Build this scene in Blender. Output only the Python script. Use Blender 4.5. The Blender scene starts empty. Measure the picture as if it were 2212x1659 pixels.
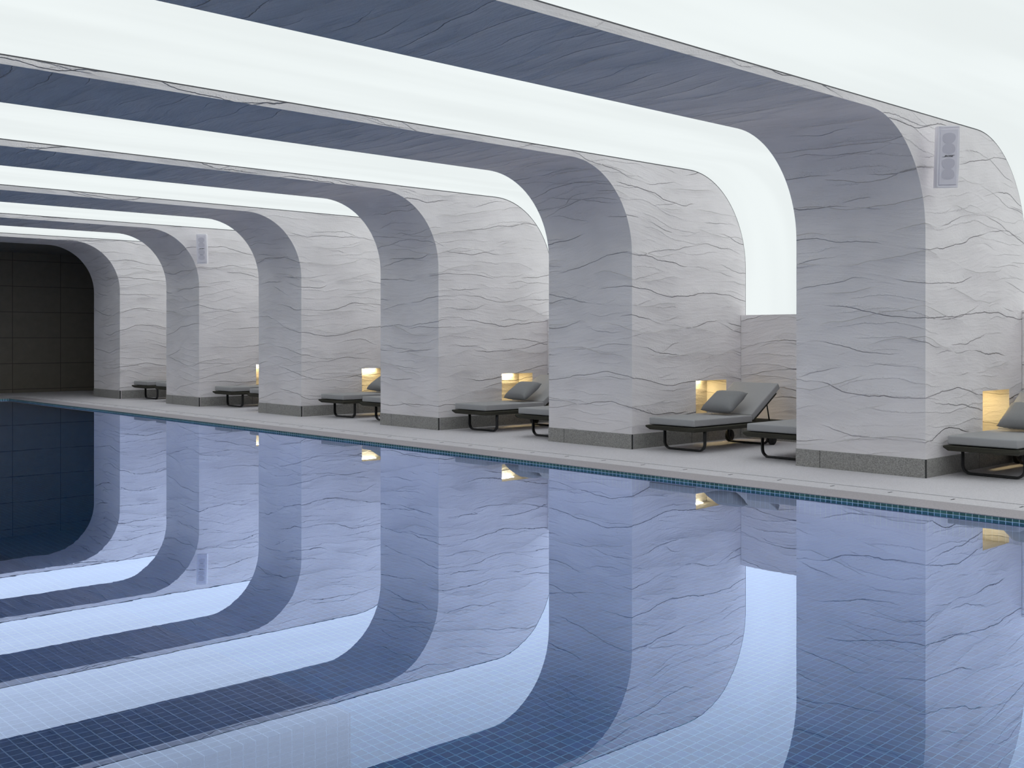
import bpy, bmesh, math, random
from mathutils import Vector, Matrix
random.seed(7)
C = bpy.context.scene.collection
PI = math.pi

# ------------------------------------------------------------------ sizes (metres)
# x = across the hall (pool -> right wall), y = along the pool (away), z = up from the deck
EYE, FOCAL, HOR, YAW = 1.4, 2357.8, 728.8, math.radians(42.9226)
Y0, STEP, TH = 5.144, 3.8307, 1.4715          # first pier, spacing, thickness
NP = 6
XF, XB = 10.395, 12.815                       # pool face / back of a pier
ZS, ZC = 3.5406, 3.6091                       # soffit, top of the beams
RI, RO = 1.09, 1.26
XE = 8.6131                                   # pool edge
WZ = -0.035                                   # water level
YP0, YP1 = 0.75, 26.25                        # pool ends
XP0 = -0.6                                    # pool near side
XL, YN, YFAR, XR = -2.6, -2.6, 28.65, 12.705  # left wall, near wall, far wall, low right wall
ZD, ZLEDGE, XLEDGE, YLEDGE = -0.95, -0.285, 2.53, 3.68
TILE = 0.0525

# ------------------------------------------------------------------ object helpers
def link(name, me, m=None, parent=None, smooth=False):
    o = bpy.data.objects.new(name, me); C.objects.link(o)
    if m is not None:
        for mm in (m if isinstance(m, (list, tuple)) else [m]): me.materials.append(mm)
    if parent is not None: o.parent = parent
    if smooth:
        for p in me.polygons: p.use_smooth = True
    return o
def obj(name, bm, m=None, parent=None, smooth=False):
    me = bpy.data.meshes.new(name); bm.normal_update(); bm.to_mesh(me); bm.free()
    return link(name, me, m, parent, smooth)
def thing(name, label, cat, loc=(0, 0, 0), rz=0, group=None):
    o = bpy.data.objects.new(name, None); C.objects.link(o)
    o.empty_display_size = .1; o.location = loc; o.rotation_euler = (0, 0, rz)
    o['label'] = label; o['category'] = cat
    if group: o['group'] = group
    return o
def struct(name, bm, m, smooth=False, label=None, cat=None):
    o = obj(name, bm, m, None, smooth); o['kind'] = 'structure'
    if label: o['label'] = label
    if cat: o['category'] = cat
    return o
def dup(root, loc, rz=None, label=None, skip=()):
    r = root.copy(); C.objects.link(r); r.location = loc
    if rz is not None: r.rotation_euler = (root.rotation_euler[0], root.rotation_euler[1], rz)
    if label: r['label'] = label
    for ch in list(root.children):
        c = ch.copy(); C.objects.link(c); c.parent = r
        for g in list(ch.children):
            d = g.copy(); C.objects.link(d); d.parent = c
    return r

# ------------------------------------------------------------------ mesh helpers
def uvl(bm): return bm.loops.layers.uv.verify()
def add_box(bm, a, b, bev=0, seg=2):
    """box from corner a to corner b, optionally rounded"""
    r = bmesh.ops.create_cube(bm, size=1)
    vs = r['verts']
    s = [b[i] - a[i] for i in range(3)]; c = [(a[i] + b[i]) / 2 for i in range(3)]
    for v in vs: v.co = Vector((v.co.x * s[0] + c[0], v.co.y * s[1] + c[1], v.co.z * s[2] + c[2]))
    if bev:
        es = set(e for v in vs for e in v.link_edges)
        bmesh.ops.bevel(bm, geom=list(es), offset=bev, segments=seg, profile=.6, affect='EDGES')
    return bm
def box(a, b, bev=0, seg=2): return add_box(bmesh.new(), a, b, bev, seg)
def add_tube(bm, pts, r, n=10, square=False, w=None, closed=False):
    """sweep a round (or rounded-flat) section along points"""
    pts = [Vector(p) for p in pts]; rings = []
    for i, p in enumerate(pts):
        t = (pts[min(i + 1, len(pts) - 1)] - pts[max(i - 1, 0)]).normalized()
        up = Vector((0, 0, 1)) if abs(t.z) < .95 else Vector((1, 0, 0))
        if square: up = Vector((1, 0, 0))
        a = t.cross(up).normalized(); b = t.cross(a).normalized()
        ring = []
        for k in range(n):
            ang = 2 * PI * k / n
            ca, sa = math.cos(ang), math.sin(ang)
            if w:
                q = 3.2
                ca = math.copysign(abs(ca) ** (2 / q), ca); sa = math.copysign(abs(sa) ** (2 / q), sa)
            ring.append(bm.verts.new(p + a * ca * r + b * sa * (w or r)))
        rings.append(ring)
    for i in range(len(rings) - 1):
        for k in range(n):
            bm.faces.new((rings[i][k], rings[i][(k + 1) % n], rings[i + 1][(k + 1) % n], rings[i + 1][k]))
    bm.faces.new(rings[0][::-1]); bm.faces.new(rings[-1])
    bmesh.ops.recalc_face_normals(bm, faces=bm.faces[:])
    return bm
def add_cyl(bm, c, axis, r, h, n=28, r2=None):
    m = Matrix.Translation(c) @ Vector((0, 0, 1)).rotation_difference(Vector(axis)).to_matrix().to_4x4()
    bmesh.ops.create_cone(bm, cap_ends=True, segments=n, radius1=r, radius2=r if r2 is None else r2, depth=h, matrix=m)
    return bm
def quad(bm, pts, uvs=None):
    f = bm.faces.new([bm.verts.new(p) for p in pts])
    if uvs:
        l = uvl(bm)
        for lp, u in zip(f.loops, uvs): lp[l].uv = u
    return f

# ------------------------------------------------------------------ material helpers
class NT:
    def __init__(s, name):
        s.m = bpy.data.materials.new(name); s.m.use_nodes = True
        s.t = s.m.node_tree; s.t.nodes.clear()
        s.out = s.t.nodes.new('ShaderNodeOutputMaterial')
    def n(s, typ, ins=None, **kw):
        nd = s.t.nodes.new(typ)
        for k, v in kw.items(): setattr(nd, k, v)
        for k, v in (ins or {}).items():
            sock = nd.inputs[k]
            if isinstance(v, bpy.types.NodeSocket): s.t.links.new(v, sock)
            else: sock.default_value = v
        return nd
    def math(s, op, a, b=None, c=None, clamp=False):
        ins = {0: a}
        if b is not None: ins[1] = b
        if c is not None: ins[2] = c
        return s.n('ShaderNodeMath', ins, operation=op, use_clamp=clamp).outputs[0]
    def vec(s, op, a, b=None):
        ins = {0: a}
        if b is not None: ins[1] = b
        return s.n('ShaderNodeVectorMath', ins, operation=op).outputs[0]
    dims = '3D'
    def noise(s, v, scale, detail=2, rough=.5):
        return s.n('ShaderNodeTexNoise', {'Vector': v, 'Scale': scale, 'Detail': detail, 'Roughness': rough}, noise_dimensions=s.dims).outputs[0]
    def smooth(s, v, a, b, lo=0, hi=1):
        return s.n('ShaderNodeMapRange', {0: v, 1: a, 2: b, 3: lo, 4: hi}, interpolation_type='SMOOTHSTEP').outputs[0]
    def mix(s, f, a, b, blend='MIX'):
        nd = s.n('ShaderNodeMix', None, data_type='RGBA', blend_type=blend)
        for i, v in ((0, f), (6, a), (7, b)):
            if isinstance(v, bpy.types.NodeSocket): s.t.links.new(v, nd.inputs[i])
            else: nd.inputs[i].default_value = v
        return nd.outputs[2]
    def scale(s, v, xyz): return s.vec('MULTIPLY', v, xyz)
    def bump(s, h, strength=1, dist=1):
        return s.n('ShaderNodeBump', {'Height': h, 'Strength': strength, 'Distance': dist}).outputs[0]
    def principled(s, col, rough=.6, normal=None, metal=0, spec=.5):
        ins = {'Base Color': col, 'Roughness': rough, 'Metallic': metal, 'Specular IOR Level': spec}
        if normal is not None: ins['Normal'] = normal
        b = s.n('ShaderNodeBsdfPrincipled', ins)
        s.t.links.new(b.outputs[0], s.out.inputs[0]); return s.m
def rgb(r, g, b): return (r, g, b, 1)

def mat_plaster(name, base, dark, seedk=3.7):
    """hand-trowelled plaster laid in wavy overlapping lifts; uv is in metres, v runs up the face"""
    t = NT(name)
    uv = t.n('ShaderNodeTexCoord').outputs['UV']
    loc = t.n('ShaderNodeObjectInfo').outputs['Location']
    sep = t.n('ShaderNodeSeparateXYZ', {0: loc})
    t.dims = '2D'
    sd = t.math('MULTIPLY', sep.outputs[1], seedk)
    seed = t.n('ShaderNodeCombineXYZ', {0: sd, 1: t.math('MULTIPLY', sd, .61)}).outputs[0]
    P = t.vec('ADD', uv, seed)
    v = t.n('ShaderNodeSeparateXYZ', {0: uv}).outputs[1]
    def warp(scale, amp, off, detail=2):
        q = t.vec('ADD', t.scale(P, scale), (off, off * .7, off * 1.3))
        n = t.noise(q, 1, detail)
        return t.math('MULTIPLY', t.math('SUBTRACT', n, .5), amp)
    def add(*a):
        r = a[0]
        for b in a[1:]: r = t.math('ADD', r, b)
        return r
    rag = add(warp((4, 7, 1), .032, 3, 2), warp((22, 30, 1), .013, 9, 2))
    w1 = add(v, warp((.55, .42, 1), .50, 0, 0), warp((1.6, 1.2, 1), .12, 5, 1), rag)
    w2 = add(v, warp((.65, .45, 1), .46, 21, 0), warp((1.9, 1.5, 1), .11, 15, 1), rag)
    w3 = add(v, warp((.6, .42, 1), .46, 41, 0), warp((1.8, 1.5, 1), .11, 35, 1), rag)
    w4 = add(v, warp((.6, .5, 1), .50, 11, 0), warp((2.2, 2, 1), .09, 25, 1), rag)
    hs, crease_shade = [], None
    near = None
    for w, gap, amp, lo, hi, up, off in ((w1, .40, .022, .38, .60, False, 50), (w2, .32, .014, .46, .68, False, 60), (w4, .15, .0048, .46, .66, False, 80), (w3, .31, .020, .42, .58, True, 70)):
        fr = t.math('FRACT', t.math('DIVIDE', w, gap))
        mask = t.smooth(t.noise(t.vec('ADD', t.scale(P, (.9, 1.5, 1)), (off, off, 0)), 1, 2), lo, hi)
        soft = .010 / gap
        if not up:                       # lip over a thin line of shade that goes into the colour
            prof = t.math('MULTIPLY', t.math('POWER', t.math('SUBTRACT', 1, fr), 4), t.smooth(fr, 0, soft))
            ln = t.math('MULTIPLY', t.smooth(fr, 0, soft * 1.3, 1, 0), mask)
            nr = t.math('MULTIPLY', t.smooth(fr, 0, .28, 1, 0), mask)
            crease_shade = ln if crease_shade is None else t.math('MAXIMUM', crease_shade, ln)
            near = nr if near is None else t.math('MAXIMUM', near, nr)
        else:                            # ledge that catches the light from above
            prof = t.math('MULTIPLY', t.math('POWER', fr, 4), t.smooth(fr, 1 - soft, 1, 1, 0))
        hs.append(t.math('MULTIPLY', t.math('MULTIPLY', prof, mask), amp))
    streak = t.math('MULTIPLY', t.noise(t.vec('ADD', t.scale(P, (2.2, 17, 1)), t.n('ShaderNodeCombineXYZ', {1: t.math('MULTIPLY', warp((.55, .42, 1), .50, 0, 0), 17)}).outputs[0]), 1, 3, .6), .0075)
    grain = t.math('MULTIPLY', t.noise(P, 42, 2, .65), t.math('ADD', t.math('MULTIPLY', near, .006), .0018))
    pits = t.math('MULTIPLY', t.smooth(t.noise(P, 70, 1), .70, .78), t.math('MULTIPLY', near, -.006))
    h = add(*hs, streak, grain, pits)
    tone = t.noise(t.scale(P, (1.1, 2.4, 1)), 1, 2, .6)
    col = t.mix(t.smooth(tone, .3, .7), tuple(x * .93 for x in base[:3]) + (1,), base)
    col = t.mix(t.math('MULTIPLY', crease_shade, .14), col, dark)  # shade under the lips painted into the base colour
    return t.principled(col, .78, t.bump(h, 1, 1), spec=.25)

def mat_tile(name, tile, grout, pitch, gw=.0045, var=.5, rough=.25, shift=None):
    t = NT(name)
    uv = t.n('ShaderNodeTexCoord').outputs['UV']
    q = t.scale(uv, (1 / pitch, 1 / pitch, 1))
    sp = t.n('ShaderNodeSeparateXYZ', {0: q})
    fx, fy = t.math('FRACT', sp.outputs[0]), t.math('FRACT', sp.outputs[1])
    e = gw / pitch / 2
    dx = t.math('MINIMUM', fx, t.math('SUBTRACT', 1, fx)); dy = t.math('MINIMUM', fy, t.math('SUBTRACT', 1, fy))
    d = t.math('MINIMUM', dx, dy)
    g = t.smooth(d, e * .8, e * 1.25, 1, 0)
    cell = t.vec('FLOOR', q)
    wn = t.n('ShaderNodeTexWhiteNoise', {0: cell}, noise_dimensions='2D')
    k = t.math('ADD', t.math('MULTIPLY', wn.outputs[0], var), 1 - var / 2)
    if shift: hue = t.mix(t.math('FRACT', t.math('MULTIPLY', wn.outputs[0], 7.3)), tile, shift)
    else: hue = tile
    tc = t.vec('MULTIPLY', hue, t.n('ShaderNodeCombineXYZ', {0: k, 1: k, 2: k}).outputs[0])
    col = t.mix(g, tc, grout)
    hh = t.math('MULTIPLY', t.smooth(d, 0, e * 2), .002)
    return t.principled(col, rough, t.bump(hh, .6, 1))

def mat_granite(name, a, b, scale=160, rough=.6, bumpk=.0006):
    t = NT(name)
    p = t.n('ShaderNodeTexCoord').outputs['Object']
    n1 = t.noise(p, scale, 2, .7); n2 = t.noise(p, scale * .35, 3, .6); n3 = t.noise(p, 1.3, 4)
    f = t.smooth(t.math('ADD', t.math('MULTIPLY', n1, .65), t.math('MULTIPLY', n2, .35)), .36, .64)
    col = t.mix(f, a, b)
    col = t.mix(t.math('MULTIPLY', t.smooth(n3, .35, .7), .12), col, rgb(a[0] * .7, a[1] * .7, a[2] * .7))
    return t.principled(col, rough, t.bump(t.math('MULTIPLY', n1, bumpk), 1, 1), spec=.3)

def mat_fabric(name, col, scale=700):
    t = NT(name)
    p = t.n('ShaderNodeTexCoord').outputs['Object']
    w = t.noise(t.scale(p, (scale, scale * .25, scale)), 1, 2); w2 = t.noise(t.scale(p, (scale * .2, scale, scale * .3)), 1, 2)
    f = t.smooth(t.math('ADD', t.math('MULTIPLY', w, .5), t.math('MULTIPLY', w2, .5)), .3, .7)
    c = t.mix(f, rgb(*[x * .82 for x in col]), rgb(*[x * 1.15 for x in col]))
    h = t.math('ADD', t.math('MULTIPLY', f, .0007), t.math('MULTIPLY', t.noise(p, 9, 3), .006))
    return t.principled(c, .9, t.bump(h, .6, 1), spec=.2)

def mat_plain(name, col, rough=.5, metal=0, nz=60, k=.12):
    t = NT(name)
    p = t.n('ShaderNodeTexCoord').outputs['Object']
    n = t.noise(p, nz, 3)
    c = t.mix(n, rgb(*[x * (1 - k) for x in col]), rgb(*[x * (1 + k) for x in col]))
    return t.principled(c, rough, t.bump(t.math('MULTIPLY', n, .0006), .5, 1), metal)

def mat_emit(name, col, strength):
    t = NT(name)
    e = t.n('ShaderNodeEmission', {'Color': col, 'Strength': strength})
    t.t.links.new(e.outputs[0], t.out.inputs[0]); return t.m

def mat_membrane(name, col, strength):
    """back-lit stretched membrane: even glow with very faint tubes showing through"""
    t = NT(name)
    p = t.n('ShaderNodeTexCoord').outputs['Object']
    n = t.noise(t.scale(p, (.22, 1.6, .22)), 1, 2)
    s = t.math('MULTIPLY', t.smooth(n, .3, .7, .965, 1.035), strength)
    e = t.n('ShaderNodeEmission', {'Color': col, 'Strength': s})
    t.t.links.new(e.outputs[0], t.out.inputs[0]); return t.m

def mat_water(name):
    t = NT(name)
    p = t.n('ShaderNodeTexCoord').outputs['Object']
    n = t.math('ADD', t.math('MULTIPLY', t.noise(p, 2.2, 2), .7), t.math('MULTIPLY', t.noise(p, 9, 2), .16))
    nrm = t.bump(n, .05, .004)
    f = t.n('ShaderNodeLayerWeight', {'Blend': .5, 'Normal': nrm}).outputs['Facing']
    cv = t.n('ShaderNodeValToRGB', {0: f})
    el = cv.color_ramp.elements
    pts = WATER_R
    el[0].position, el[0].color = pts[0][0], (pts[0][1],) * 3 + (1,)
    el[1].position, el[1].color = pts[-1][0], (pts[-1][1],) * 3 + (1,)
    for x, y in pts[1:-1]:
        e = el.new(x); e.color = (y, y, y, 1)
    g = t.n('ShaderNodeBsdfGlossy', {'Color': rgb(.90, 1.06, 1.50), 'Roughness': 0, 'Normal': nrm})
    r = t.n('ShaderNodeBsdfRefraction', {'Color': rgb(.86, .96, 1), 'Roughness': 0, 'IOR': 1.33, 'Normal': nrm})
    mx = t.n('ShaderNodeMixShader', {0: cv.outputs[0], 1: r.outputs[0], 2: g.outputs[0]})
    t.t.links.new(mx.outputs[0], t.out.inputs[0]); return t.m
WATER_R = [(0, .02), (.40, .05), (.58, .17), (.66, .33), (.735, .57), (.84, .79), (.92, .83), (1, .95)]

def mat_bigtile(name, col):
    t = NT(name)
    uv = t.n('ShaderNodeTexCoord').outputs['UV']
    sp = t.n('ShaderNodeSeparateXYZ', {0: uv})
    fx = t.math('FRACT', t.math('DIVIDE', sp.outputs[0], 1.19)); fy = t.math('FRACT', t.math('DIVIDE', sp.outputs[1], .65))
    dx = t.math('MULTIPLY', t.math('MINIMUM', fx, t.math('SUBTRACT', 1, fx)), 1.19)
    dy = t.math('MULTIPLY', t.math('MINIMUM', fy, t.math('SUBTRACT', 1, fy)), .65)
    g = t.smooth(t.math('MINIMUM', dx, dy), .004, .009, 1, 0)
    n = t.noise(uv, 5, 4, .6)
    c = t.mix(n, rgb(*[x * .8 for x in col]), rgb(*[x * 1.2 for x in col]))
    c = t.mix(g, c, rgb(*[x * .35 for x in col]))
    return t.principled(c, .55, t.bump(t.math('MULTIPLY', g, -.004), 1, 1), spec=.3)

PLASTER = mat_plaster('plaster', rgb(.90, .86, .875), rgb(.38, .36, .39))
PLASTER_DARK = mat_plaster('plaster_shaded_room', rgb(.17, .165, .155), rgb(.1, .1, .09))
MEMBRANE = mat_membrane('membrane', rgb(.845, .90, .90), 1.0)
GAP_SHADE = mat_plain('gap_shade', (.10, .10, .11), .6)  # dark colour that paints in the shade of the gap above the beams
GRANITE = mat_granite('baseboard_granite', rgb(.21, .205, .195), rgb(.50, .485, .465))
DECK = mat_granite('deck_stone', rgb(.66, .635, .665), rgb(.79, .76, .80), 70)
COPING = mat_granite('coping_stone', rgb(.38, .35, .37), rgb(.56, .52, .55), 120)
JOINT = mat_plain('joint', (.05, .05, .05), .8)
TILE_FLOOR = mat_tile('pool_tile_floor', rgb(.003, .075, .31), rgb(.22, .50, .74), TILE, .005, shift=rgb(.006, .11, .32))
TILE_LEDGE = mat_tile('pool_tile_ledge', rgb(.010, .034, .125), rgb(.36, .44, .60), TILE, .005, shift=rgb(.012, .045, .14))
TILE_WALL = mat_tile('pool_tile_wall', rgb(.07, .18, .19), rgb(.62, .82, .86), TILE, .0055, var=.4, shift=rgb(.09, .22, .21))
WATER = mat_water('water')
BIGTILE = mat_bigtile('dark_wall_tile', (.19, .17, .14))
CUSHION = mat_fabric('cushion_fabric', (.42, .417, .425))
PILLOWF = mat_fabric('pillow_fabric', (.30, .302, .307))
WEAVE = mat_fabric('woven_frame', (.062, .06, .047), 300)
METAL = mat_plain('dark_metal', (.03, .03, .032), .45, .3)
RUBBER = mat_plain('rubber', (.012, .012, .012), .7)
SPK = mat_plain('speaker_shell', (.90, .87, .93), .55, 0, 200, .03)
SPKG = mat_plain('speaker_grille', (.80, .77, .85), .7, 0, 500, .12)
SPKD = mat_plain('speaker_driver', (.64, .615, .70), .7, 0, 300, .08)
BLACK = mat_plain('logo_black', (.02, .02, .025), .5)
LED = mat_emit('niche_led', rgb(1, .80, .45), 58)
NICHE = mat_plaster('niche_plaster', rgb(.68, .63, .53), rgb(.36, .32, .25), 5.1)

# ------------------------------------------------------------------ pool shell, deck, water
def plane_uv(bm, pts, axes, off=(0, 0)):
    return quad(bm, pts, [(p[axes[0]] + off[0], p[axes[1]] + off[1]) for p in pts])
bm = bmesh.new()
plane_uv(bm, [(XP0, YP0, ZD), (XE, YP0, ZD), (XE, YP1, ZD), (XP0, YP1, ZD)], (0, 1))
struct('pool_floor', bm, TILE_FLOOR)
bm = bmesh.new(); zt = -.0088
wx = XE + .004
plane_uv(bm, [(wx, YP0, zt), (wx, YP1, zt), (wx, YP1, ZD), (wx, YP0, ZD)], (1, 2), (.01, .035))
plane_uv(bm, [(XP0, YP1, zt), (XP0, YP0, zt), (XP0, YP0, ZD), (XP0, YP1, ZD)], (1, 2), (0, .035))
plane_uv(bm, [(XE, YP1, zt), (XP0, YP1, zt), (XP0, YP1, ZD), (XE, YP1, ZD)], (0, 2), (0, .035))
plane_uv(bm, [(XP0, YP0, zt), (XE, YP0, zt), (XE, YP0, ZD), (XP0, YP0, ZD)], (0, 2), (0, .035))
struct('pool_wall', bm, TILE_WALL)
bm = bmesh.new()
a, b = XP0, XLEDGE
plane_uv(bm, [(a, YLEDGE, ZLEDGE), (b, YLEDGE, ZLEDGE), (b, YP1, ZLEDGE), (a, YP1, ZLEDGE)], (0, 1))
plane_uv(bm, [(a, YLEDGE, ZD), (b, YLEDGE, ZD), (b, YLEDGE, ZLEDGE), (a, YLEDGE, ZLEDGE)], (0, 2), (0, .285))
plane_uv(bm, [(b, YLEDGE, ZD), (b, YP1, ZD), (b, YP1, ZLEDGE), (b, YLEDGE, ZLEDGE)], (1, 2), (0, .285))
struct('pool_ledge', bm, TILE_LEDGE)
bm = bmesh.new()
quad(bm, [(XP0, YP0, WZ), (wx, YP0, WZ), (wx, YP1, WZ), (XP0, YP1, WZ)])
o = obj('pool_water', bm, WATER); o['kind'] = 'stuff'
o['label'] = 'still blue pool water mirroring the arches and glowing ceiling'; o['category'] = 'water'

XC1, XC2 = 9.02, 9.335                       # coping | drain strip | deck
bm = bmesh.new()
add_box(bm, (XC2 + .030, YN, -.2), (13.2, YFAR, 0))
add_box(bm, (XL, YN, -.2), (XP0 - .35, YFAR, 0))
add_box(bm, (XP0 - .35, YN, -.2), (XC2 + .030, YP0 - .35, 0))
add_box(bm, (XP0 - .35, YP1 + .35, -.2), (XC2 + .030, YFAR, 0))
struct('floor', bm, DECK)
bm = bmesh.new()
add_box(bm, (XE, YP0 - .35, -.009), (XC1 - .006, YP1 + .35, 0), .002, 1)
add_box(bm, (XP0 - .35, YP0 - .35, -.009), (XP0, YP1 + .35, 0), .002, 1)
add_box(bm, (XP0, YP0 - .35, -.009), (XE, YP0, 0), .002, 1)
add_box(bm, (XP0, YP1, -.009), (XE, YP1 + .35, 0), .002, 1)
for f in bm.faces:
    f.material_index = 0
struct('pool_coping', bm, COPING)
# under-coping bed so the joint reads dark
bm = bmesh.new(); add_box(bm, (XC1 - .01, YP0 - .35, -.2), (XC2 + .04, YP1 + .35, -.012))
struct('drain_channel', bm, JOINT)
bm = bmesh.new()
yy = 3.733 - .581 * 6
while yy < YP1:
    add_box(bm, (XC1 + .002, max(yy + .0015, YP0 - .35), -.011), (XC2, min(yy + .5795, YP1 + .35), 0), .0015, 1)
    yy += .581
struct('drain_cover', bm, DECK)
bm = bmesh.new()                              # finger slots in the covers
yy = 3.733 - .581 * 4
while yy < YP1 - .1:
    add_box(bm, (9.185, yy - .008, -.0105), (9.25, yy + .008, .0012))
    yy += .581
struct('drain_slot', bm, JOINT)

# ------------------------------------------------------------------ walls and ceilings
def wall_quad(bm, pts, axes, off=(0, 0)): plane_uv(bm, pts, axes, off)
YEND = Y0 + (NP - 1) * STEP + TH              # far face of the last pier
for i in range(NP):
    y1 = Y0 + i * STEP - .003; y0 = y1 - (STEP - TH) + .006 if i else YN
    bm = bmesh.new(); add_box(bm, (XR, y0, 0), (XR + .2, y1, 1.71)); uv = uvl(bm)
    for f in bm.faces:
        for lp in f.loops: lp[uv].uv = (lp.vert.co.y + lp.vert.co.x, lp.vert.co.z)
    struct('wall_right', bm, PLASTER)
for i in range(NP):
    y1 = Y0 + i * STEP - .012; y0 = y1 - (STEP - TH) + .024 if i else YN
    bm = bmesh.new(); add_box(bm, (XR - .012, y0, 0), (XR - .001, y1, .187))
    struct('baseboard_right', bm, GRANITE)
bm = bmesh.new()
wall_quad(bm, [(XL, YFAR, 0), (13.2, YFAR, 0), (13.2, YFAR, ZS), (XL, YFAR, ZS)], (0, 2), (.025, -.09))
struct('wall_far', bm, BIGTILE)
bm = bmesh.new()
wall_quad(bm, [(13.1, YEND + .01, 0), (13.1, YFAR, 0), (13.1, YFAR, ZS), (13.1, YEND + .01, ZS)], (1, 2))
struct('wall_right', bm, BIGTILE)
bm = bmesh.new()
wall_quad(bm, [(XL, YN, 0), (XL, YFAR, 0), (XL, YFAR, 3.9), (XL, YN, 3.9)], (1, 2))
struct('wall_left', bm, PLASTER_DARK)
bm = bmesh.new()
wall_quad(bm, [(XL, YN, 0), (13.2, YN, 0), (13.2, YN, 3.9), (XL, YN, 3.9)], (0, 2))
struct('wall_near', bm, PLASTER_DARK)
bm = bmesh.new()
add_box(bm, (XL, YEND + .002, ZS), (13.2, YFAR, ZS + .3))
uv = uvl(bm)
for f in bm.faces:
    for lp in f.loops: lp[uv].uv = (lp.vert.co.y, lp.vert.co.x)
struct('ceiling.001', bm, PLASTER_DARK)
# luminous membrane: flat ceiling that curves down to the low wall
prof = [(XL, ZC + .03)]
cx, cz, R = XB - RO, ZC - RO, RO + .03
n = 28
for k in range(n + 1):
    a = PI / 2 * (1 - k / n)
    prof.append((cx + R * math.cos(a), cz + R * math.sin(a)))
prof.append((XB + .03, 1.68))
bm = bmesh.new()
ya, yb = YN, YEND + .02
vs = [(bm.verts.new((x, ya, z)), bm.verts.new((x, yb, z))) for x, z in prof]
for p, q in zip(vs[:-1], vs[1:]): bm.faces.new((p[0], p[1], q[1], q[0]))
struct('ceiling', bm, MEMBRANE, True)

# ------------------------------------------------------------------ arched piers
NA = 24
XBM = XL + .012
def inner_prof():
    """pool-side profile from the floor up and across the hall: (x, z, arc length)"""
    pts = [(XF, .18, .18), (XF, ZS - RI, ZS - RI)]
    for k in range(1, NA + 1):
        a = PI / 2 * k / NA
        pts.append((XF - RI + RI * math.cos(a), ZS - RI + RI * math.sin(a), ZS - RI + RI * a))
    s = pts[-1][2]
    pts.append((XBM, ZS, s + (XF - RI - XBM)))
    return pts
def outer_prof():
    pts = [(XBM, ZC), (XB - RO, ZC)]
    for k in range(1, NA + 1):
        a = PI / 2 * (1 - k / NA)
        pts.append((XB - RO + RO * math.cos(a), ZC - RO + RO * math.sin(a)))
    pts.append((XB, .0))
    return pts
NX0, NX1, NZ0, NZ1, ND = 11.69, 12.365, .24, .822, .325      # niche opening and depth
def pier_body():
    bm = bmesh.new(); l = uvl(bm)
    ip, op = inner_prof(), outer_prof()
    ip = [(XF, 0, 0)] + ip[1:]
    for (x0, z0, s0), (x1, z1, s1) in zip(ip[:-1], ip[1:]):   # pool face, curve, soffit
        f = quad(bm, [(x0, TH, z0), (x0, 0, z0), (x1, 0, z1), (x1, TH, z1)], [(TH, s0), (0, s0), (0, s1), (TH, s1)])
        f.smooth = True
    for (x0, z0), (x1, z1) in zip(op[:-1], op[1:]):           # outer shell
        f = quad(bm, [(x0, TH, z0), (x0, 0, z0), (x1, 0, z1), (x1, TH, z1)], [(TH, x0), (0, x0), (0, x1 + .1), (TH, x1 + .1)])
        f.smooth = True
    xm = (NX0 + NX1) / 2
    # side faces: beam strip, spandrel and leg (with the niche opening on the near side)
    up_in = [(x, z) for x, z, s in ip[1:]]                    # springing -> left wall
    for y, near in ((0, True), (TH, False)):
        def face(pts):
            ps = pts if near else pts[::-1]
            f = quad(bm, [(x, y, z) for x, z in ps], [(-(x - XF), z) if near else (TH + (x - XF), z) for x, z in ps])
        zsp = ZC - RO
        # strip of the beam
        face([(XBM, ZS), (XF - RI, ZS), (XF - RI, ZC), (XBM, ZC)])
        # spandrel over the springing: inner curve below, outer curve above
        arc_i = up_in[:-1]                                    # (XF, ZS-RI) ... (XF-RI, ZS)
        arc_o = [p for p in op[1:-1]]                         # (XB-RO, ZC) ... (XB, ZC-RO)
        zl = min(ZS - RI, zsp)
        lowL = [(XF, zl)] if abs(zl - (ZS - RI)) > 1e-6 else []
        lowR = [(XB, zl)] if abs(zl - zsp) > 1e-6 else []
        face(arc_i[::-1] + lowL + lowR + arc_o[::-1] + [(XF - RI, ZC)])
        if near:
            face([(XF, 0), (xm, 0), (xm, NZ0), (NX0, NZ0), (NX0, NZ1), (xm, NZ1), (xm, zl), (XF, zl)])
            face([(xm, 0), (XB, 0), (XB, zl), (xm, zl), (xm, NZ1), (NX1, NZ1), (NX1, NZ0), (xm, NZ0)])
        else:
            face([(XF, 0), (XB, 0), (XB, zl), (XF, zl)])
    return bm
def niche_lining():
    bm = bmesh.new()
    x0, x1, z0, z1, d = NX0, NX1, NZ0, NZ1, ND
    quad(bm, [(x0, d, z0), (x1, d, z0), (x1, d, z1), (x0, d, z1)], [(x0, z0), (x1, z0), (x1, z1), (x0, z1)])
    quad(bm, [(x1, d, z0), (x1, 0, z0), (x1, 0, z1), (x1, d, z1)], [(x1, z0), (x1 + d, z0), (x1 + d, z1), (x1, z1)])
    quad(bm, [(x0, 0, z0), (x0, d, z0), (x0, d, z1), (x0, 0, z1)], [(x0 - d, z0), (x0, z0), (x0, z1), (x0 - d, z1)])
    quad(bm, [(x0, 0, z0), (x1, 0, z0), (x1, d, z0), (x0, d, z0)], [(x0, 0), (x1, 0), (x1, d), (x0, d)])
    quad(bm, [(x0, d, z1), (x1, d, z1), (x1, 0, z1), (x0, 0, z1)], [(x0, 0), (x1, 0), (x1, d), (x0, d)])
    return bm
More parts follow.
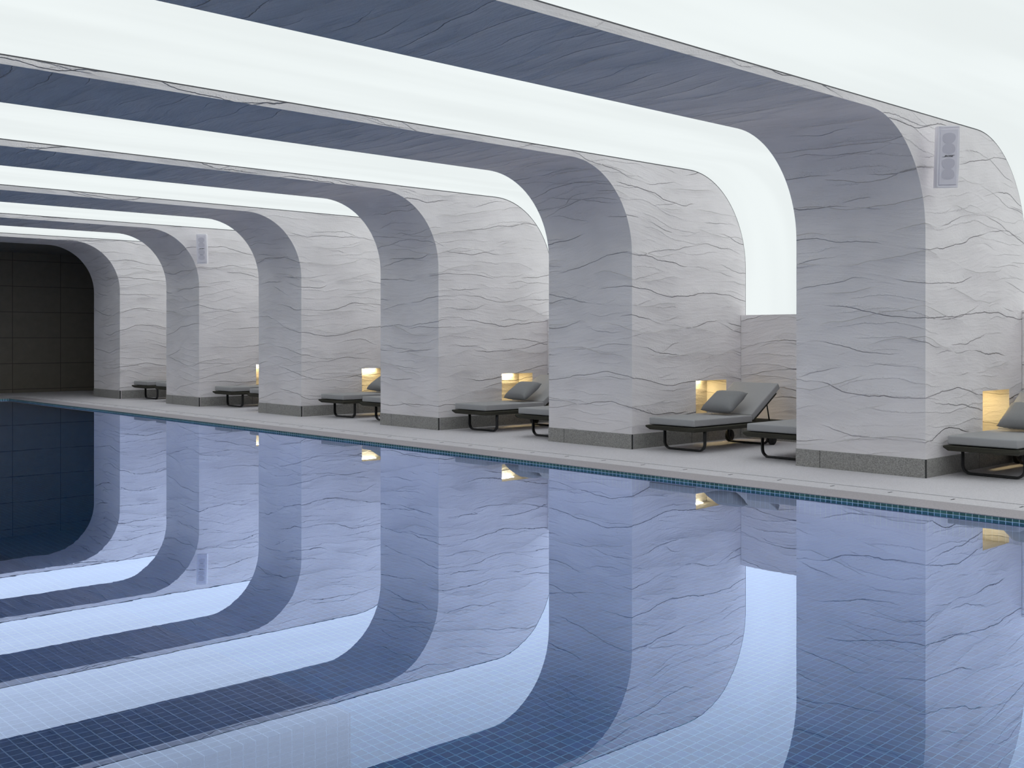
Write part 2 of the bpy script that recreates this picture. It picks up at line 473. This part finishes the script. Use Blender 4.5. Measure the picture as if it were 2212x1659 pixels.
def gap_shade_strip():
    """thin dark strip along the outer edge, painted shade for the gap between plaster and membrane"""
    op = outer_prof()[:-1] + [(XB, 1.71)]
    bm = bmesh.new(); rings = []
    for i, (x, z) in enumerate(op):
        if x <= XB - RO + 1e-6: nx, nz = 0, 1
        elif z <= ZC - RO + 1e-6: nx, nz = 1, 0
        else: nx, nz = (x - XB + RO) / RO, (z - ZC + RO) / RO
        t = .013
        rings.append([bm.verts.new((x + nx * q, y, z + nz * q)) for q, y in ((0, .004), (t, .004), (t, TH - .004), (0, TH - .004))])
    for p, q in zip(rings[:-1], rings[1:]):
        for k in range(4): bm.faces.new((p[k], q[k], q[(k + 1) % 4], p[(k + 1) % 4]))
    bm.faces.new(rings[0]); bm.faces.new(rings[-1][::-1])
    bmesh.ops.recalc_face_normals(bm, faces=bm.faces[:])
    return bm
def baseboard():
    bm = bmesh.new(); h, p, g = .187, .006, .003
    d = .0015
    for x0, x1, y0, y1 in ((XF - p + d, XF + .02, 1.17, 1.19), (XF - p + d, XF + .02, -p + .001, .010), (XF + 1.18, XF + 1.22, -p + d, .02)):
        r0 = len(bm.faces); add_box(bm, (x0, y0, 0), (x1, y1, h - .002))
        bm.faces.ensure_lookup_table()
        for f in bm.faces[r0:]: f.material_index = 1
    for a, b in ((.0035, 1.18 - g), (1.18 + g, TH + p)): add_box(bm, (XF - p, a, 0), (XF + .03, b, h), .0015, 1)
    for a, b in ((XF + .03 + g, XF + 1.2 - g), (XF + 1.2 + g, XR)):
        add_box(bm, (a, -p, 0), (b, .03, h), .0015, 1); add_box(bm, (a, TH - .03, 0), (b, TH + p, h), .0015, 1)
    return bm
ARCH_L = ['nearest arched plaster pier and ceiling beam, with a large wall speaker high on its side',
          'second nearest arched plaster pier and beam, behind the lounger with fully visible raised backrest',
          'third nearest arched plaster pier and beam, in the middle of the poolside row',
          'fourth nearest arched plaster pier and beam, between the third pier and the far speaker pier',
          'fifth arched plaster pier and beam, carrying the small far wall speaker',
          'farthest arched plaster pier and beam, beside the dark tiled end wall']
pier = thing('arched_pier', ARCH_L[0], 'arch', (0, Y0, 0), 0, 'arched piers along the pool')
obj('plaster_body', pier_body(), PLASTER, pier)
obj('baseboard', baseboard(), [GRANITE, JOINT], pier)
obj('gap_shade_strip', gap_shade_strip(), GAP_SHADE, pier)
nl = obj('niche', niche_lining(), NICHE, pier); nl['label'] = 'warm lit wall niche'
bm = bmesh.new(); add_box(bm, (NX0 + .06, ND - .055, NZ1 - .010), (NX1 - .16, ND - .02, NZ1 - .001), .003, 1)
obj('lamp', bm, LED, nl)
piers = [pier]
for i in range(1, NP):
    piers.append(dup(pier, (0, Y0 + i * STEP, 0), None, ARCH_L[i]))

# ------------------------------------------------------------------ sun loungers
MW, ML = .70, 1.20                           # mattress width, seat length
def ubar(x, w, z_top, r=.028):
    """one sled leg: down, round the corner, across, up again"""
    pts = []
    rc = .085
    h = w / 2
    pts.append((x, -h, z_top))
    for k in range(9):
        a = PI / 2 * k / 8
        pts.append((x, -h + rc - rc * math.cos(a), .014 + rc - rc * math.sin(a)))
    for k in range(9):
        a = PI / 2 * k / 8
        pts.append((x, h - rc + rc * math.sin(a), .014 + rc - rc * math.cos(a)))
    pts.append((x, h, z_top))
    return pts
def cushion(lx, wy, th, bev=.022):
    bm = bmesh.new(); add_box(bm, (0, -wy / 2, 0), (lx, wy / 2, th), bev, 4)
    return bm
BA = math.radians(32.5)
def make_lounger(label, loc):
    t = thing('sun_lounger', label, 'sun lounger', loc, 0, 'grey sun loungers beside the pool')
    # woven platform: wide on top, tapering under
    bm = bmesh.new()
    secs = [(-.370, .312), (-.382, .303), (-.376, .290), (-.345, .256), (.345, .256), (.376, .290), (.382, .303), (.370, .312)]
    rings = []
    for x, kx, dz in ((-.035, 1, 0), (1.93, 1, 0)):
        rings.append([bm.verts.new((x + (0 if z > .285 else (.04 if x < 0 else -.04)), y, z)) for y, z in secs])
    a, b = rings
    m = len(a)
    for k in range(m): bm.faces.new((a[k], a[(k + 1) % m], b[(k + 1) % m], b[k]))
    bm.faces.new(a[::-1]); bm.faces.new(b)
    bmesh.ops.recalc_face_normals(bm, faces=bm.faces[:])
    obj('frame', bm, WEAVE, t)
    bm = cushion(ML, MW, .088, .017); bmesh.ops.translate(bm, verts=bm.verts, vec=(0, 0, .321))
    obj('seat_cushion', bm, CUSHION, t, True)
    M = Matrix.Translation((1.215, 0, .345)) @ Matrix.Rotation(-BA, 4, 'Y')
    bm = cushion(.72, MW, .086, .017); bmesh.ops.transform(bm, matrix=M, verts=bm.verts)
    obj('back_cushion', bm, CUSHION, t, True)
    bm = bmesh.new(); add_box(bm, (.03, -.33, -.036), (.64, .33, -.006), .006, 2); bmesh.ops.transform(bm, matrix=M, verts=bm.verts)
    obj('backrest_frame', bm, WEAVE, t)
    for x in (.26, 1.60):
        bm = bmesh.new(); add_tube(bm, ubar(x, .62, .28), .012, 12, True, .024)
        obj('leg', bm, METAL, t, True)
    for s in (-1, 1):
        bm = bmesh.new(); add_cyl(bm, (1.66, s * .335, .081), (0, 1, 0), .08, .035, 32)
        add_cyl(bm, (1.66, s * .335, .081), (0, 1, 0), .03, .045, 20)
        obj('wheel', bm, RUBBER, t, True)
    q = M @ Vector((.42, 0, -.03))
    for s in (-1, 1):
        bm = bmesh.new(); add_tube(bm, [(q.x, s * .30, q.z), (q.x + .06, s * .30, .32)], .009, 8)
        obj('backrest_strut', bm, METAL, t, True)
    return t
LOUNGERS = [  # y centre, foot x, label
 (4.725, 10.72, 'nearest sun lounger, cut by the right edge of the photo'),
 (8.435, 10.50, 'fully visible grey sun lounger with raised backrest beside the second pier'),
 (7.03, 10.56, 'sun lounger half hidden behind the nearest pier, only its foot end showing'),
 (12.28, 10.57, 'grey sun lounger with a pillow beside the third pier'),
 (10.89, 10.57, 'sun lounger half hidden behind the second pier, its foot end showing'),
 (16.02, 10.63, 'grey sun lounger against the fourth pier, pillow tip showing'),
 (14.79, 10.64, 'sun lounger mostly hidden behind the third pier'),
 (19.96, 10.66, 'grey sun lounger against the fifth pier under the far speaker'),
 (18.57, 10.66, 'sun lounger mostly hidden behind the fourth pier'),
 (23.76, 10.64, 'farthest grey sun lounger, against the last pier'),
 (22.62, 10.64, 'sun lounger mostly hidden behind the fifth pier'),
]
y, x, lab = LOUNGERS[0]
l0 = make_lounger(lab, (x, y, 0))
for y, x, lab in LOUNGERS[1:]: dup(l0, (x, y, 0), None, lab)

# ------------------------------------------------------------------ pillows
def make_pillow():
    bm = bmesh.new(); n = 22
    grid = {}
    L, W, T = .43, .48, .085
    rnd = random.Random(3)
    for side in (1, -1):
        for i in range(n + 1):
            for j in range(n + 1):
                u, v = i / n * 2 - 1, j / n * 2 - 1
                edge = i in (0, n) or j in (0, n)
                if edge and side == -1: grid[(side, i, j)] = grid[(1, i, j)]; continue
                px = u * L / 2 * (1 - .075 * (1 - v * v)) ; py = v * W / 2 * (1 - .075 * (1 - u * u))
                prof = max(0, (1 - u ** 4) * (1 - v ** 4)) ** .55
                rip = .006 * math.sin(v * 34 + 3 * math.sin(u * 5)) * max(0, abs(u) - .45) * 1.6 + .005 * math.sin(u * 26 + 2 * v) * max(0, abs(v) - .5)
                z = side * (T * prof + (rip if not edge else 0))
                grid[(side, i, j)] = bm.verts.new((px, py, z))
        for i in range(n):
            for j in range(n):
                q = [grid[(side, i, j)], grid[(side, i + 1, j)], grid[(side, i + 1, j + 1)], grid[(side, i, j + 1)]]
                bm.faces.new(q if side == 1 else q[::-1])
    M = Matrix.Rotation(-math.radians(31), 4, 'Y')
    bmesh.ops.transform(bm, matrix=M, verts=bm.verts)
    return bm
PZ = .575
pl = obj('pillow', make_pillow(), PILLOWF, None, True)
def pill(o, k, label):
    y, x, _ = LOUNGERS[k]
    o.location = (x + 1.075, y + .0, PZ); o['label'] = label; o['category'] = 'pillow'; o['group'] = 'pillows on the loungers'
pill(pl, 1, 'square grey pillow propped on the backrest of the fully visible lounger')
for k, lab in ((0, 'grey pillow at the right edge of the photo, on the nearest lounger'),
               (3, 'grey pillow on the lounger beside the third pier, partly cut by the second pier'),
               (5, 'grey pillow tip in front of the fourth pier niche, cut by the third pier'),
               (2, 'grey pillow on the lounger behind the nearest pier, seen reflected in the pool')):
    o = pl.copy(); C.objects.link(o); pill(o, k, lab)

# ------------------------------------------------------------------ wall speakers
def text_mesh(body, size, shear, depth):
    cu = bpy.data.curves.new('logo_text', 'FONT'); cu.body = body; cu.size = size; cu.shear = shear
    cu.extrude = depth; cu.align_x = 'CENTER'; cu.align_y = 'CENTER'; cu.offset = size * .018; cu.space_character = 1.02
    o = bpy.data.objects.new('logo_tmp', cu); C.objects.link(o)
    bpy.context.view_layer.update()
    me = bpy.data.meshes.new_from_object(o.evaluated_get(bpy.context.evaluated_depsgraph_get()))
    bpy.data.objects.remove(o); bpy.data.curves.remove(cu)
    return me
def make_speaker(label, loc, rz, tilt):
    t = thing('wall_speaker', label, 'speaker', loc, rz, 'white column speakers on the piers')
    t.rotation_euler = (tilt, 0, rz)
    H2 = .297
    bm = bmesh.new()                          # bowed trapezoid cabinet
    rows = []
    nr = 8
    for k in range(nr + 1):
        z = -H2 + 2 * H2 * k / nr
        bow = .012 * (1 - (z / H2) ** 2)
        fw, bw, fy, by = .098 + bow * .5, .088, -.085 - bow * .4, .085
        rows.append([bm.verts.new(p) for p in ((-fw, fy, z), (fw, fy, z), (fw + .003, fy + .03, z), (bw, by, z), (-bw, by, z), (-fw - .003, fy + .03, z))])
    for a, b in zip(rows[:-1], rows[1:]):
        for k in range(6): bm.faces.new((a[k], a[(k + 1) % 6], b[(k + 1) % 6], b[k]))
    bm.faces.new(rows[0][::-1]); bm.faces.new(rows[-1])
    bmesh.ops.recalc_face_normals(bm, faces=bm.faces[:])
    obj('cabinet', bm, SPK, t)
    bm = bmesh.new(); add_box(bm, (-.082, -.098, -.268), (.082, -.084, .268), .004, 2)
    obj('grille', bm, SPKG, t)
    for k, z in enumerate((.185, .075, -.06, -.17)):
        bm = bmesh.new()
        pts = []
        for q in range(28):
            a = 2 * PI * q / 28
            r = .061
            x, zz = r * math.cos(a), r * .98 * math.sin(a)
            if k % 2 == 0 and zz > .028: zz = .028 + (zz - .028) * .55
            if k % 2 == 1 and zz < -.030: zz = -.030 + (zz + .030) * .5
            pts.append((x, zz))
        f = bm.faces.new([bm.verts.new((x, -.0985, z + zz)) for x, zz in pts])
        r = bmesh.ops.extrude_face_region(bm, geom=[f])
        bmesh.ops.translate(bm, verts=[v for v in r['geom'] if isinstance(v, bmesh.types.BMVert)], vec=(0, -.0015, 0))
        bmesh.ops.recalc_face_normals(bm, faces=bm.faces[:])
        obj('driver', bm, SPKD, t)
    for s in (-1, 1):
        bm = bmesh.new(); add_box(bm, (-.092, -.092, s * .288 - .007), (.092, .05, s * .288 + .011), .004, 2)
        obj('end_cap', bm, SPK, t)
    bm = bmesh.new(); add_box(bm, (-.03, .08, -.06), (.03, .125, .06), .005, 2)
    add_cyl(bm, (0, .15, 0), (0, 1, 0), .018, .10, 16)
    obj('bracket', bm, SPK, t)
    me = text_mesh('BOSE', .027, .35, .0007)
    me.transform(Matrix.Translation((0, -.1005, .008)) @ Matrix.Rotation(PI / 2, 4, 'X') @ Matrix.Diagonal((1.25, .8, 1, 1)))
    lg = link('logo', me, BLACK, t)
    bm = bmesh.new()
    add_box(bm, (-.058, -.1014, -.001), (-.036, -.1, .0015)); add_box(bm, (.038, -.1014, .0148), (.058, -.1, .0172))
    me2 = bpy.data.meshes.new('t'); bm.to_mesh(me2); bm.free()
    bm = bmesh.new(); bm.from_mesh(lg.data); bm.from_mesh(me2); bm.to_mesh(lg.data); bm.free()
    lg['label'] = 'black slanted maker lettering'
    return t
SR = math.radians
sp = make_speaker('large pale column speaker high on the nearest pier, black lettering on its grille', (10.40, Y0 - .205, 3.165), SR(-50), SR(7))
s2 = dup(sp, (10.37, Y0 + 4 * STEP - .20, 3.175), SR(-40), 'small far pale column speaker high on the fifth pier')

# ------------------------------------------------------------------ world, camera, render look
w = bpy.data.worlds.new('world'); bpy.context.scene.world = w; w.use_nodes = True
w.node_tree.nodes['Background'].inputs[0].default_value = (0, 0, 0, 1)
cam = bpy.data.cameras.new('camera'); co = bpy.data.objects.new('camera', cam); C.objects.link(co)
co.location = (0, 0, EYE); co.rotation_euler = (PI / 2, 0, -YAW)
cam.sensor_fit = 'HORIZONTAL'; cam.sensor_width = 36; cam.lens = FOCAL / 2212 * 36
cam.shift_y = -(829.5 - HOR) / 2212; cam.clip_start = .05
sc = bpy.context.scene; sc.camera = co
sc.view_settings.view_transform = 'Standard'; sc.view_settings.look = 'None'
sc.view_settings.exposure = 0; sc.view_settings.gamma = 1
cy = sc.cycles
cy.max_bounces = 9; cy.diffuse_bounces = 5; cy.glossy_bounces = 3; cy.transmission_bounces = 4
cy.use_adaptive_sampling = True; cy.adaptive_threshold = .08; cy.adaptive_min_samples = 12
cy.use_denoising = True
cy.caustics_reflective = True; cy.caustics_refractive = True; cy.blur_glossy = .3
cy.sample_clamp_indirect = 8
